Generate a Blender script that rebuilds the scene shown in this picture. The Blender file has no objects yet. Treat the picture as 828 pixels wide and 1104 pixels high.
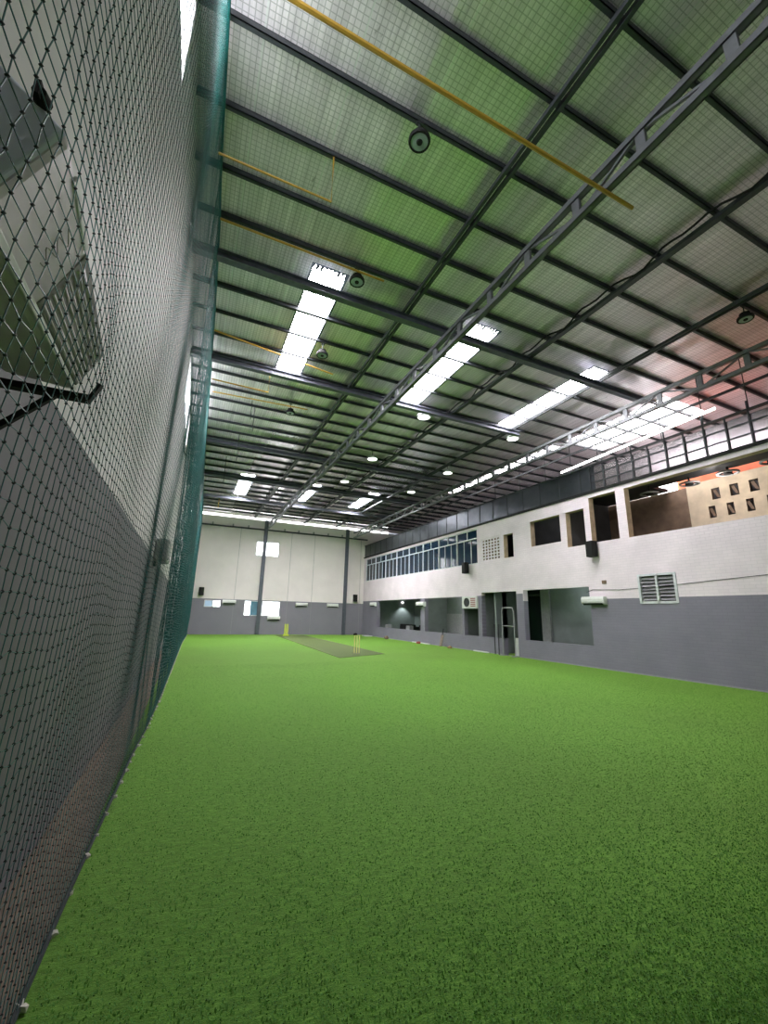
import bpy, bmesh, math, random
import numpy as np
from mathutils import Vector, Matrix
random.seed(7); rng = np.random.default_rng(7)
SC = bpy.context.scene
COL = SC.collection
ORD = ['first','second','third','fourth','fifth','sixth','seventh','eighth','ninth','tenth','eleventh','twelfth','thirteenth','fourteenth','fifteenth','sixteenth','seventeenth','eighteenth','nineteenth','twentieth','twenty-first','twenty-second','twenty-third','twenty-fourth','twenty-fifth','twenty-sixth','twenty-seventh','twenty-eighth','twenty-ninth','thirtieth','thirty-first','thirty-second','thirty-third','thirty-fourth','thirty-fifth','thirty-sixth','thirty-seventh','thirty-eighth','thirty-ninth','fortieth']

# ------------------------------------------------------------------ materials
def new_mat(name):
    m = bpy.data.materials.new(name); m.use_nodes = True
    nt = m.node_tree
    return m, nt, nt.nodes['Principled BSDF'], nt.nodes['Material Output']
def srgb(r, g, b):
    f = lambda c: (c/12.92 if c <= .04045 else ((c+.055)/1.055)**2.4)
    return (f(r/255), f(g/255), f(b/255), 1)
def N(nt, t, **kw):
    n = nt.nodes.new(t)
    for k, v in kw.items():
        if k in n.bl_rna.properties.keys(): setattr(n, k, v)
        else: n.inputs[k].default_value = v
    return n
def math_(nt, op, a, b=None, c=None):
    n = nt.nodes.new('ShaderNodeMath'); n.operation = op
    for i, v in enumerate((a, b, c)):
        if v is None: continue
        if isinstance(v, (int, float)): n.inputs[i].default_value = v
        else: nt.links.new(v, n.inputs[i])
    return n.outputs[0]
def mix_(nt, fac, a, b):
    n = nt.nodes.new('ShaderNodeMix'); n.data_type = 'RGBA'
    for s, v in ((n.inputs[0], fac), (n.inputs[6], a), (n.inputs[7], b)):
        if isinstance(v, (tuple, int, float)): s.default_value = v
        else: nt.links.new(v, s)
    return n.outputs[2]
def coords(nt, scale=(1, 1, 1), which='Object'):
    tc = nt.nodes.new('ShaderNodeTexCoord'); mp = nt.nodes.new('ShaderNodeMapping')
    mp.inputs['Scale'].default_value = scale
    nt.links.new(tc.outputs[which], mp.inputs[0]); return mp.outputs[0]
def noise(nt, vec, scale, detail=4, rough=.55):
    n = N(nt, 'ShaderNodeTexNoise'); n.inputs['Scale'].default_value = scale
    n.inputs['Detail'].default_value = detail; n.inputs['Roughness'].default_value = rough
    nt.links.new(vec, n.inputs['Vector']); return n.outputs['Fac']
def ramp(nt, fac, stops):
    n = nt.nodes.new('ShaderNodeValToRGB'); e = n.color_ramp.elements
    while len(e) < len(stops): e.new(.5)
    for i, (p, c) in enumerate(stops): e[i].position = p; e[i].color = c
    nt.links.new(fac, n.inputs[0]); return n.outputs[0]
def bump(nt, h, strength, dist, bsdf):
    n = nt.nodes.new('ShaderNodeBump'); n.inputs['Strength'].default_value = strength; n.inputs['Distance'].default_value = dist
    nt.links.new(h, n.inputs['Height']); nt.links.new(n.outputs[0], bsdf.inputs['Normal'])
def plain(name, col, rough=.5, metal=0, var=.12, scale=9, emit=0):
    m, nt, b, o = new_mat(name)
    c0 = tuple(x*(1-var) for x in col[:3])+(1,); c1 = tuple(min(1, x*(1+var)) for x in col[:3])+(1,)
    f = noise(nt, coords(nt), scale)
    c = ramp(nt, f, [(.3, c0), (.7, c1)])
    nt.links.new(c, b.inputs['Base Color']); b.inputs['Roughness'].default_value = rough; b.inputs['Metallic'].default_value = metal
    if emit: nt.links.new(c, b.inputs['Emission Color']); b.inputs['Emission Strength'].default_value = emit
    return m
def glow(name, col, strength):
    m, nt, b, o = new_mat(name)
    b.inputs['Base Color'].default_value = (.8, .8, .8, 1); b.inputs['Roughness'].default_value = .6
    f = noise(nt, coords(nt), 1.5, 2)
    c = ramp(nt, f, [(.2, tuple(x*.9 for x in col[:3])+(1,)), (.8, col)])
    nt.links.new(c, b.inputs['Emission Color']); b.inputs['Emission Strength'].default_value = strength
    return m

def mat_turf():
    m, nt, b, o = new_mat('turf')
    v = coords(nt)
    big = noise(nt, v, .35, 3); mid = noise(nt, coords(nt, (3, 7, 3)), 4, 5, .65); fine = noise(nt, coords(nt, (1, 2.2, 1)), 42, 5, .75)
    tile = math_(nt, 'ADD', math_(nt, 'MULTIPLY', mid, .55), math_(nt, 'MULTIPLY', fine, .55))
    c = ramp(nt, tile, [(.30, srgb(34, 74, 15)), (.52, srgb(70, 126, 32)), (.74, srgb(118, 176, 66))])
    c2 = ramp(nt, big, [(.3, (.82, .82, .82, 1)), (.7, (1.1, 1.1, 1.1, 1))])
    mm = nt.nodes.new('ShaderNodeMix'); mm.data_type = 'RGBA'; mm.blend_type = 'MULTIPLY'; mm.inputs[0].default_value = 1
    nt.links.new(c, mm.inputs[6]); nt.links.new(c2, mm.inputs[7])
    nt.links.new(mm.outputs[2], b.inputs['Base Color']); b.inputs['Roughness'].default_value = .75
    b.inputs['Specular IOR Level'].default_value = .25
    b.inputs['Sheen Weight'].default_value = .65; b.inputs['Sheen Roughness'].default_value = .5; b.inputs['Sheen Tint'].default_value = srgb(195, 228, 110)
    bump(nt, tile, .7, .03, b)
    return m
def mat_wall(name, hi, lo, line, line_far=None, brick=True, axis='yz', dirt=.1):
    """two-tone painted wall: colour changes at a given height"""
    m, nt, b, o = new_mat(name)
    tc = nt.nodes.new('ShaderNodeTexCoord'); sp = nt.nodes.new('ShaderNodeSeparateXYZ')
    nt.links.new(tc.outputs['Object'], sp.inputs[0])
    ln = line
    if line_far:
        f = math_(nt, 'GREATER_THAN', sp.outputs[1], 13.97)
        ln = math_(nt, 'ADD', math_(nt, 'MULTIPLY', f, line_far-line), line)
    wob = math_(nt, 'MULTIPLY', math_(nt, 'SUBTRACT', noise(nt, tc.outputs['Object'], 3), .5), .015)
    fac = math_(nt, 'GREATER_THAN', math_(nt, 'ADD', sp.outputs[2], wob), ln)
    n1 = noise(nt, tc.outputs['Object'], 1.1, 5); 
    d = ramp(nt, n1, [(.25, (1-dirt*1.5,)*3+(1,)), (.7, (1, 1, 1, 1))])
    c = mix_(nt, fac, lo, hi)
    mm = nt.nodes.new('ShaderNodeMix'); mm.data_type = 'RGBA'; mm.blend_type = 'MULTIPLY'; mm.inputs[0].default_value = 1
    nt.links.new(c, mm.inputs[6]); nt.links.new(d, mm.inputs[7])
    last = mm.outputs[2]
    cb = nt.nodes.new('ShaderNodeCombineXYZ')
    nt.links.new(sp.outputs[1 if axis == 'yz' else 0], cb.inputs[0]); nt.links.new(sp.outputs[2], cb.inputs[1])
    if brick:
        br = nt.nodes.new('ShaderNodeTexBrick'); nt.links.new(cb.outputs[0], br.inputs['Vector'])
        br.inputs['Scale'].default_value = 1; br.inputs['Brick Width'].default_value = .24; br.inputs['Row Height'].default_value = .085
        br.inputs['Mortar Size'].default_value = .006; br.inputs['Mortar Smooth'].default_value = .4
        br.inputs['Color1'].default_value = (1, 1, 1, 1); br.inputs['Color2'].default_value = (.96, .96, .96, 1); br.inputs['Mortar'].default_value = (.86, .86, .87, 1)
        m2 = nt.nodes.new('ShaderNodeMix'); m2.data_type = 'RGBA'; m2.blend_type = 'MULTIPLY'; m2.inputs[0].default_value = 1
        nt.links.new(last, m2.inputs[6]); nt.links.new(br.outputs['Color'], m2.inputs[7]); last = m2.outputs[2]
        h = math_(nt, 'SUBTRACT', 1, br.outputs['Fac'])
        bump(nt, h, .5, .01, b)
    else:
        bump(nt, noise(nt, tc.outputs['Object'], 14), .15, .01, b)
    nt.links.new(last, b.inputs['Base Color']); b.inputs['Roughness'].default_value = .6
    return m
def mat_foil():
    m, nt, b, o = new_mat('roof_foil')
    tc = nt.nodes.new('ShaderNodeTexCoord'); sp = nt.nodes.new('ShaderNodeSeparateXYZ'); nt.links.new(tc.outputs['Object'], sp.inputs[0])
    x, y = sp.outputs[0], sp.outputs[1]
    cell = .075
    fx = math_(nt, 'LESS_THAN', math_(nt, 'FRACT', math_(nt, 'DIVIDE', math_(nt, 'ADD', x, 50), cell)), .16)
    fy = math_(nt, 'LESS_THAN', math_(nt, 'FRACT', math_(nt, 'DIVIDE', math_(nt, 'ADD', y, 50), cell)), .16)
    grid = math_(nt, 'MAXIMUM', fx, fy)
    # sheets of foil 1.15 m wide, each a little different
    sid = math_(nt, 'FLOOR', math_(nt, 'DIVIDE', math_(nt, 'ADD', x, 50.6), 1.15))
    wn = nt.nodes.new('ShaderNodeTexWhiteNoise'); wn.noise_dimensions = '1D'; nt.links.new(sid, wn.inputs['W'])
    streak = noise(nt, coords(nt, (5, .22, 1)), 1.6, 5, .6)
    fleck = noise(nt, coords(nt, (2.2, .7, 1)), 3.2, 6, .7)
    base = ramp(nt, streak, [(.25, srgb(204, 198, 203)), (.75, srgb(250, 243, 248))])
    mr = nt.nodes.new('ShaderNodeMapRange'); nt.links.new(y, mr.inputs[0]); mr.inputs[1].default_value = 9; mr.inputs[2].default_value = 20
    left_sheets = math_(nt, 'LESS_THAN', x, 2.05)  # sheets on the left are less metallic and rougher
    dark = ramp(nt, fleck, [(.27, (.35, .35, .35, 1)), (.36, (1, 1, 1, 1))])
    mm = nt.nodes.new('ShaderNodeMix'); mm.data_type = 'RGBA'; mm.blend_type = 'MULTIPLY'; mm.inputs[0].default_value = .8
    nt.links.new(base, mm.inputs[6]); nt.links.new(dark, mm.inputs[7])
    seam = math_(nt, 'LESS_THAN', math_(nt, 'FRACT', math_(nt, 'DIVIDE', math_(nt, 'ADD', x, 50.6), 1.15)), .02)
    g2 = mix_(nt, math_(nt, 'MULTIPLY', grid, .36), mm.outputs[2], (.05, .06, .05, 1))
    g3 = mix_(nt, math_(nt, 'MULTIPLY', seam, .6), g2, (.75, .78, .75, 1))
    nt.links.new(g3, b.inputs['Base Color'])
    nt.links.new(math_(nt, 'ADD', math_(nt, 'SUBTRACT', .72, math_(nt, 'MULTIPLY', left_sheets, .22)), math_(nt, 'MULTIPLY', mr.outputs[0], .2)), b.inputs['Metallic'])
    r = math_(nt, 'ADD', math_(nt, 'ADD', math_(nt, 'MULTIPLY', wn.outputs['Value'], .14), .36), math_(nt, 'MULTIPLY', left_sheets, .12))
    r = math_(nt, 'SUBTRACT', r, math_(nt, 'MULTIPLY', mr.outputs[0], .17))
    nt.links.new(r, b.inputs['Roughness'])
    h = math_(nt, 'ADD', math_(nt, 'MULTIPLY', noise(nt, coords(nt, (6, .8, 1)), 1.5, 4), 1), math_(nt, 'MULTIPLY', grid, -.05))
    bump(nt, h, .22, .05, b)
    return m

M = {}
M['turf'] = mat_turf()
M['blade'] = plain('turf_blade', srgb(82, 140, 38), .7, 0, .18, 30)
M['foil'] = mat_foil()
M['wall_r'] = mat_wall('painted_brick_wall', srgb(244, 230, 238), srgb(136, 131, 147), 2.3, 2.61)
M['wall_b'] = mat_wall('painted_panel_wall', srgb(240, 230, 230), srgb(134, 130, 142), 2.41, None, False, 'xz', .06)
M['wall_l'] = mat_wall('painted_side_wall', srgb(232, 229, 230), srgb(116, 114, 120), 2.62, None, False, 'yz', .12)
M['steel'] = plain('dark_steel', srgb(58, 62, 66), .5, .2, .2)
M['beam'] = plain('blue_grey_steel', srgb(98, 101, 112), .45, .3, .15)
M['truss'] = plain('grey_steel', srgb(112, 114, 118), .45, .2, .15)
M['sky'] = glow('skylight_sheet', (1, .97, 1, 1), 48)
M['sky_far'] = glow('skylight_sheet_bright', (1, .98, 1, 1), 85)
M['sky_r'] = glow('skylight_sheet_warm', (1, .95, .96, 1), 16)
M['gap'] = glow('daylight_gap', (.97, 1, 1, 1), 10)
M['winlight'] = glow('bright_window', (.97, .98, 1, 1), 7)
M['winlight2'] = glow('bright_side_window', (.94, .97, 1, 1), 12)
M['lamp_on'] = glow('lamp_lit', (1, .98, .96, 1), 9)
M['lamp_off'] = plain('lamp_lens', srgb(150, 165, 165), .35)
M['black'] = plain('black_plastic', srgb(8, 8, 9), .8)
M['net'] = plain('teal_net_cord', srgb(12, 92, 90), .45, 0, .3, 3)
M['knot'] = plain('dark_net_knot', srgb(6, 30, 31), .6, 0, .3, 3)
M['tie'] = plain('white_tie', srgb(205, 200, 190), .6)
M['yellow'] = plain('yellow_pipe', srgb(176, 138, 52), .45)
M['white'] = plain('white_plastic', srgb(228, 228, 226), .35, 0, .04)
M['skylit_white'] = plain('sky_tinted_plastic', srgb(232, 236, 255), .3, 0, .03)  # blue white tint stands for sky light falling on the unit's end
M['palegreen'] = plain('pale_grey_plastic', srgb(226, 216, 224), .4, 0, .06)
M['grille'] = plain('grey_grille', srgb(122, 122, 116), .5, 0, .12)
M['slot'] = plain('dark_slot', srgb(40, 42, 44), .7)
M['ochre'] = plain('bare_plaster', srgb(186, 166, 140), .8, 0, .2, 6)
M['beige'] = plain('beige_render', srgb(206, 188, 164), .8, 0, .15, 3)
M['brown'] = plain('brown_panel', srgb(120, 98, 82), .7, 0, .2, 4)
M['room'] = plain('grey_room_paint', srgb(120, 126, 126), .7, 0, .1, 2)
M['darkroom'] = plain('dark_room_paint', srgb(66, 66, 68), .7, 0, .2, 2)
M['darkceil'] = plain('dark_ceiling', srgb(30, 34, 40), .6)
M['orange'] = plain('orange_roof_sheet', srgb(232, 120, 84), .6, 0, .15, 2, .12)  # weak emission stands in for daylight on the roof underside
M['blueglass'] = plain('blue_tinted_glass', srgb(22, 44, 66), .06, 0, .25, .4)
M['greenglass'] = plain('dark_green_glass', srgb(10, 34, 22), .08, 0, .6, 4)
M['frame'] = plain('white_aluminium', srgb(212, 214, 218), .4)
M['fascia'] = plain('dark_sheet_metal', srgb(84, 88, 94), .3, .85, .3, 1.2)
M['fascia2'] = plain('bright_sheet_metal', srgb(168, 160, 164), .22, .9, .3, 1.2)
M['grey'] = plain('light_grey_metal', srgb(150, 150, 152), .5)
M['concrete'] = plain('dirty_concrete', srgb(120, 108, 96), .9, 0, .3, 7)
M['pitch'] = plain('brown_green_matting', srgb(88, 104, 52), .9, 0, .22, 16)
M['stump'] = plain('pale_yellow_wood', srgb(232, 222, 150), .5)
M['lime'] = plain('yellow_green_plastic', srgb(206, 220, 70), .4)
M['wood'] = plain('worn_willow', srgb(136, 118, 110), .6, 0, .2)
M['red'] = plain('dull_red', srgb(150, 60, 54), .6)
M['tan'] = plain('cardboard', srgb(170, 134, 96), .8)

# ------------------------------------------------------------------ mesh helpers
def box(bm, x0, x1, y0, y1, z0, z1, mi=0):
    vs = [bm.verts.new((x, y, z)) for x in (x0, x1) for y in (y0, y1) for z in (z0, z1)]
    for f in ((0,1,3,2),(4,6,7,5),(0,4,5,1),(2,3,7,6),(0,2,6,4),(1,5,7,3)):
        bm.faces.new([vs[i] for i in f]).material_index = mi
def bar(bm, a, b, w, h=None, up=Vector((0, 0, 1))):
    """rectangular bar from a to b: w across, h along 'up'"""
    a, b = Vector(a), Vector(b); h = h or w
    d = (b-a).normalized()
    if abs(d.dot(up)) > .99: up = Vector((0, 1, 0))
    s = d.cross(up).normalized(); u = s.cross(d)
    vs = []
    for p in (a, b):
        for i, j in ((-1,-1),(1,-1),(1,1),(-1,1)): vs.append(bm.verts.new(p+s*i*w/2+u*j*h/2))
    for f in ((3,2,1,0),(4,5,6,7),(0,1,5,4),(1,2,6,5),(2,3,7,6),(3,0,4,7)): bm.faces.new([vs[i] for i in f])
def tube(bm, pts, r, n=8):
    pts = [Vector(p) for p in pts]; rings = []
    for i, p in enumerate(pts):
        d = (pts[min(i+1, len(pts)-1)]-pts[max(i-1, 0)]).normalized()
        u = Vector((0, 0, 1)) if abs(d.z) < .9 else Vector((1, 0, 0))
        s = d.cross(u).normalized(); u = s.cross(d)
        rr = r[i] if isinstance(r, (list, tuple)) else r
        rings.append([bm.verts.new(p+(s*math.cos(t)+u*math.sin(t))*rr) for t in [2*math.pi*k/n for k in range(n)]])
    for a, b in zip(rings, rings[1:]):
        for k in range(n): bm.faces.new((a[k], a[(k+1) % n], b[(k+1) % n], b[k]))
    bm.faces.new(rings[0][::-1]); bm.faces.new(rings[-1])
def lathe(bm, prof, c=(0, 0, 0), n=24):
    c = Vector(c); rings = []
    for r, z in prof:
        rings.append([bm.verts.new(c+Vector((r*math.cos(2*math.pi*k/n), r*math.sin(2*math.pi*k/n), z))) for k in range(n)] if r > 1e-5 else [bm.verts.new(c+Vector((0, 0, z)))])
    for a, b in zip(rings, rings[1:]):
        for k in range(n):
            k2 = (k+1) % n
            q = [a[k % len(a)], a[k2 % len(a)], b[k2 % len(b)], b[k % len(b)]]
            u = []
            for v in q:
                if v not in u: u.append(v)
            if len(u) > 2:
                try: bm.faces.new(u)
                except ValueError: pass
def prism(bm, poly, a0, a1, axis='x'):
    """extrude a 2-D polygon along an axis; poly in the other two coordinates in order"""
    mk = {'x': lambda a, p: (a, p[0], p[1]), 'y': lambda a, p: (p[0], a, p[1]), 'z': lambda a, p: (p[0], p[1], a)}[axis]
    A = [bm.verts.new(mk(a0, p)) for p in poly]; B = [bm.verts.new(mk(a1, p)) for p in poly]
    n = len(poly)
    for k in range(n): bm.faces.new((A[k], A[(k+1) % n], B[(k+1) % n], B[k]))
    bm.faces.new(A[::-1]); bm.faces.new(B)
def obj(name, bm, mats, parent=None, bevel=0, smooth=False):
    me = bpy.data.meshes.new(name)
    bmesh.ops.recalc_face_normals(bm, faces=bm.faces[:])
    bm.to_mesh(me); bm.free()
    for m in (mats if isinstance(mats, (list, tuple)) else [mats]): me.materials.append(m)
    if smooth:
        for p in me.polygons: p.use_smooth = True
    o = bpy.data.objects.new(name, me); COL.objects.link(o)
    if parent: o.parent = parent
    if bevel:
        md = o.modifiers.new('Bevel', 'BEVEL'); md.width = bevel; md.segments = 2; md.limit_method = 'ANGLE'
    return o
def B(): return bmesh.new()
def tag(o, label=None, cat=None, group=None, kind=None):
    if label: o['label'] = label
    if cat: o['category'] = cat
    if group: o['group'] = group
    if kind: o['kind'] = kind
    return o
def struct(name, bm, mats, parent=None, label=None):
    o = obj(name, bm, mats, parent)
    if parent is None: o['kind'] = 'structure'
    if label: o['label'] = label
    return o
def thing(name, label, cat, loc=(0, 0, 0), rz=0, group=None):
    o = bpy.data.objects.new(name, None); COL.objects.link(o); o.location = loc; o.rotation_euler = (0, 0, rz)
    o.empty_display_size = .1
    return tag(o, label, cat, group)
def dup(root, loc, rz, label, group=None):
    r = root.copy(); COL.objects.link(r); r.location = loc; r.rotation_euler = (0, 0, rz); r['label'] = label
    if group: r['group'] = group
    for ch in list(root.children):
        c = ch.copy(); COL.objects.link(c); c.parent = r
        for g in list(ch.children):
            d = g.copy(); COL.objects.link(d); d.parent = c
    return r
def holed(bm, plane, p0, p1, u0, u1, v0, v1, holes, jamb=lambda h: 0):
    """slab normal to x or y between p0 and p1, spanning u (the other ground axis) and v (height), with rectangular holes"""
    us = sorted({u0, u1, *[h[0] for h in holes], *[h[1] for h in holes]}); vs = sorted({v0, v1, *[h[2] for h in holes], *[h[3] for h in holes]})
    us = [u for u in us if u0 <= u <= u1]; vs = [v for v in vs if v0 <= v <= v1]
    P = (lambda p, u, v: (p, u, v)) if plane == 'x' else (lambda p, u, v: (u, p, v))
    def quad(pts, mi=0): bm.faces.new([bm.verts.new(q) for q in pts]).material_index = mi
    for i in range(len(us)-1):
        for j in range(len(vs)-1):
            cu, cv = (us[i]+us[i+1])/2, (vs[j]+vs[j+1])/2
            if any(h[0] < cu < h[1] and h[2] < cv < h[3] for h in holes): continue
            for p in (p0, p1): quad([P(p, us[i], vs[j]), P(p, us[i+1], vs[j]), P(p, us[i+1], vs[j+1]), P(p, us[i], vs[j+1])])
    for (a, b, c, d) in [(u0, u1, v0, v1)]+list(holes):
        mi = 0 if (a, b, c, d) == (u0, u1, v0, v1) else jamb((a, b, c, d))
        for (q, r) in (((a, c), (b, c)), ((b, c), (b, d)), ((b, d), (a, d)), ((a, d), (a, c))):
            quad([P(p0, *q), P(p1, *q), P(p1, *r), P(p0, *r)], mi)

# ------------------------------------------------------------------ setting
XL, XR, YB, YF, ZR = -.75, 12.9, 32.2, -3.2, 8.68
bm = B(); box(bm, -.43, 17.2, YF, YB+.2, -.2, 0); struct('floor', bm, M['turf'])
bm = B(); box(bm, XL-.2, -.43, YF, YB+.2, -.2, -.005); struct('trim_1', bm, M['concrete'])
# blades of the turf near the camera
def turf_blades():
    n = 170000
    y = 1.2+13.0*rng.random(n)**2.6; x = -.38+np.minimum(y*2.2+1.2, 13.2)*rng.random(n)
    L = rng.uniform(.009, .02, n); a = rng.normal(math.pi*.85, 1.0, n); lean = rng.uniform(.7, 1.3, n); w = rng.uniform(.0016, .0034, n)
    dx, dy = np.cos(a), np.sin(a); px, py = -dy*w, dx*w
    z0 = np.zeros(n)-.002
    m1 = np.c_[x+dx*L*.4*np.sin(lean*.6), y+dy*L*.4*np.sin(lean*.6), L*.55*np.cos(lean*.6)]
    t = np.c_[x+dx*L*np.sin(lean), y+dy*L*np.sin(lean), np.maximum(L*np.cos(lean), .006)]
    V = np.empty((n, 5, 3))
    V[:, 0] = np.c_[x-px, y-py, z0]; V[:, 1] = np.c_[x+px, y+py, z0]
    V[:, 2] = m1+np.c_[px, py, z0*0]; V[:, 3] = m1-np.c_[px, py, z0*0]; V[:, 4] = t
    me = bpy.data.meshes.new('turf_pile')
    me.vertices.add(n*5); me.vertices.foreach_set('co', V.reshape(-1))
    base = (np.arange(n)*5)[:, None]
    loops = np.concatenate([base+np.array([0, 1, 2, 3]), base+np.array([3, 2, 4])], axis=1).reshape(-1)
    tot = np.tile([4, 3], n); st = np.concatenate([[0], np.cumsum(tot)[:-1]])
    me.loops.add(len(loops)); me.loops.foreach_set('vertex_index', loops.astype(np.int32))
    me.polygons.add(2*n); me.polygons.foreach_set('loop_start', st.astype(np.int32)); me.polygons.foreach_set('loop_total', tot.astype(np.int32))
    me.update(calc_edges=True); me.materials.append(M['blade'])
    o = bpy.data.objects.new('turf_pile', me); COL.objects.link(o)
    tag(o, 'short green artificial grass pile covering the near floor', 'artificial grass', kind='stuff')
turf_blades()

# skylight rectangles cut in the roof: (x0,x1,y0,y1)
SKY = [(1.5, 2.32, 7.2, 11.9, 'left', 'near'), (5.62, 6.45, 7.2, 11.7, 'middle', 'near'), (9.75, 10.65, 7.2, 11.6, 'right', 'near'),
       (1.72, 2.5, 22.2, 26.6, 'left', 'far'), (5.55, 6.2, 22.2, 26.4, 'middle', 'far'), (9.1, 9.9, 22.2, 26.3, 'right', 'far')]
SKYR = [(13.3, 15.4, 7.4, 11.4), (13.15, 13.75, 12.0, 20.0)]
bm = B(); 
holes = [(s[2], s[3], s[0], s[1]) for s in SKY]+[(s[2], s[3], s[0], s[1]) for s in SKYR]
# roof slab as holed plate (map plate 'x' plane to horizontal)
tmp = B(); holed(tmp, 'x', ZR, ZR+.08, YF, YB+.2, XL-.2, 17.2, holes)
for v in tmp.verts: v.co = Vector((v.co.z, v.co.y, v.co.x))
struct('ceiling', tmp, M['foil']); bm.free()
for i, (x0, x1, y0, y1, side, nf) in enumerate(SKY):
    s = thing('skylight', f'{"long" if nf == "near" else "short"} white roof skylight, {side} one of the {nf} row of three', 'skylight', ((x0+x1)/2, y0, ZR), group='white roof skylights')
    bm = B(); box(bm, -(x1-x0)/2, (x1-x0)/2, 0, y1-y0, .05, .07); obj('sheet', bm, M['sky'] if nf == 'near' else M['sky_far'], s)
    bm = B(); hx = (x1-x0)/2; L = y1-y0
    box(bm, -hx+.001, -hx+.05, .001, L-.001, .002, .05); box(bm, hx-.05, hx-.001, .001, L-.001, .002, .05); box(bm, -hx+.05, hx-.05, .001, .05, .002, .05); box(bm, -hx+.05, hx-.05, L-.05, L-.001, .002, .05)
    obj('edge_trim', bm, M['beam'], s)
    # ragged cut ends of the foil
    for yy, sg in ((0, 1), (L, -1)):
        bm = B(); k = 9; xs = [-hx+(x1-x0)*j/k for j in range(k+1)]
        top = [bm.verts.new((x, yy, .004)) for x in xs]; low = []
        for j in range(k):
            q = random.uniform(.08, .32)
            a = bm.verts.new((xs[j]+.02, yy+sg*q, .004)); c = bm.verts.new((xs[j+1]-.02, yy+sg*q*random.uniform(.6, 1.2), .004))
            bm.faces.new((top[j], top[j+1], c, a))
        obj('torn_foil', bm, M['steel'], s)
for i, (x0, x1, y0, y1) in enumerate(SKYR):
    bm = B(); box(bm, x0, x1, y0, y1, ZR+.05, ZR+.07)
    tag(obj('skylight', bm, M['sky_r']), ['wide white skylight above the block wall beyond the fascia', 'narrow strip skylight running behind the dark fascia'][i], 'skylight', 'white roof skylights')

# left wall with high windows
WL = [(-1.0, 4.0, 7.2, 8.4), (11.6, 16.0, 7.3, 8.4)]
bm = B(); holed(bm, 'x', XL-.2, XL, YF, YB, 0, ZR+.08, WL); struct('wall_left', bm, M['wall_l'])
for i, h in enumerate(WL):
    w = tag(thing('window_%d' % (i+1), None, None, (XL-.1, h[0], h[2])), kind='structure')
    bm = B(); box(bm, -.02, 0, 0, h[1]-h[0], 0, h[3]-h[2]); obj('pane', bm, M['winlight2'], w)
    bm = B()
    for k in range(1, 4): box(bm, 0, .05, (h[1]-h[0])*k/4-.02, (h[1]-h[0])*k/4+.02, 0, h[3]-h[2])
    obj('window_frame', bm, M['frame'], w)
# back wall
WB = [(1.02, 2.1, 1.84, 2.32), (3.7, 6.25, 1.3, 2.36), (4.15, 5.85, 5.65, 6.75)]
bm = B(); holed(bm, 'y', YB, YB+.2, XL-.2, 17.2, 0, 8.4, WB); struct('wall_back', bm, M['wall_b'])
for i, h in enumerate(WB):
    w = tag(thing('window_%d' % (i+3), None, None, (h[0], YB+.1, h[2])), kind='structure')
    W, H = h[1]-h[0], h[3]-h[2]
    bm = B()
    if i == 1:
        box(bm, W*.5, W, 0, .02, 0, H); box(bm, 0, W*.17, 0, .02, 0, H)
        b2 = B(); box(b2, W*.17, W*.46, -.01, .02, 0, H); obj('pane', b2, plain('teal_blind', srgb(84, 120, 138), .5, 0, .15, 2, .4), w)
    elif i == 0:
        box(bm, W*.55, W, 0, .02, 0, H)
        b2 = B(); box(b2, 0, W*.55, 0, .02, 0, H); obj('pane', b2, plain('frosted_pane', srgb(150, 170, 190), .5, 0, .1, 2, .7), w)
    else: box(bm, 0, W, 0, .02, 0, H)
    obj('pane', bm, M['winlight'], w)
    bm = B(); t = .05
    for a in ((0, t), (W-t, W), (W/2-t/2, W/2+t/2)): box(bm, a[0], a[1], -.12, -.02, 0, H)
    box(bm, 0, W, -.12, -.02, 0, t); box(bm, 0, W, -.12, -.02, H-t, H)
    obj('window_frame', bm, M['frame'], w)
bm = B(); box(bm, XL, 15, YB-.02, YB+.2, 8.4, 8.52); struct('trim_2', bm, M['gap'])          # daylight slit under the roof
bm = B(); box(bm, XL-.2, 17.2, YB, YB+.2, 8.52, ZR+.08); struct('trim_3', bm, M['wall_b'])
bm = B(); box(bm, XL, 13.1, YB-.1, YB, 7.6, 7.7); struct('trim_4', bm, M['steel'])           # dark flange above white panels
bm = B()
for x in (.9, 2.3, 3.4, 6.1, 7.2, 8.4, 9.6, 10.8): box(bm, x, x+.1, YB-.12, YB, 7.72, 7.86)
struct('trim_5', bm, M['grey'])
bm = B()
for x in (2.95, 6.75, 8.6, 12.55): box(bm, x, x+.02, YB-.012, YB, 0, 7.6)
struct('trim_6', bm, M['grey'])
for i, x in enumerate((4.75, 11.3)):
    s = tag(thing('steel_column', ['dark steel column crossing the high bright window of the back wall', 'dark steel column near the right corner of the back wall'][i], 'column', (x, YB-.13, 0), group='steel columns on the back wall'))
    bm = B(); box(bm, -.13, .13, -.02, 0, 0, 8.4); box(bm, -.13, .13, .11, .125, 0, 8.4); box(bm, -.01, .01, 0, .11, 0, 8.4); obj('post', bm, M['beam'], s)
    bm = B(); box(bm, -.17, .17, -.05, .125, 0, .02); obj('base_plate', bm, M['steel'], s)
# front wall behind camera, outer wall beyond the side building
bm = B(); box(bm, XL-.2, 17.2, YF-.2, YF, 0, ZR+.08); struct('wall_front', bm, M['darkroom'])
bm = B(); box(bm, 17.0, 17.2, YF, YB, 0, ZR+.08); struct('wall_outer', bm, M['wall_b'])

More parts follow.
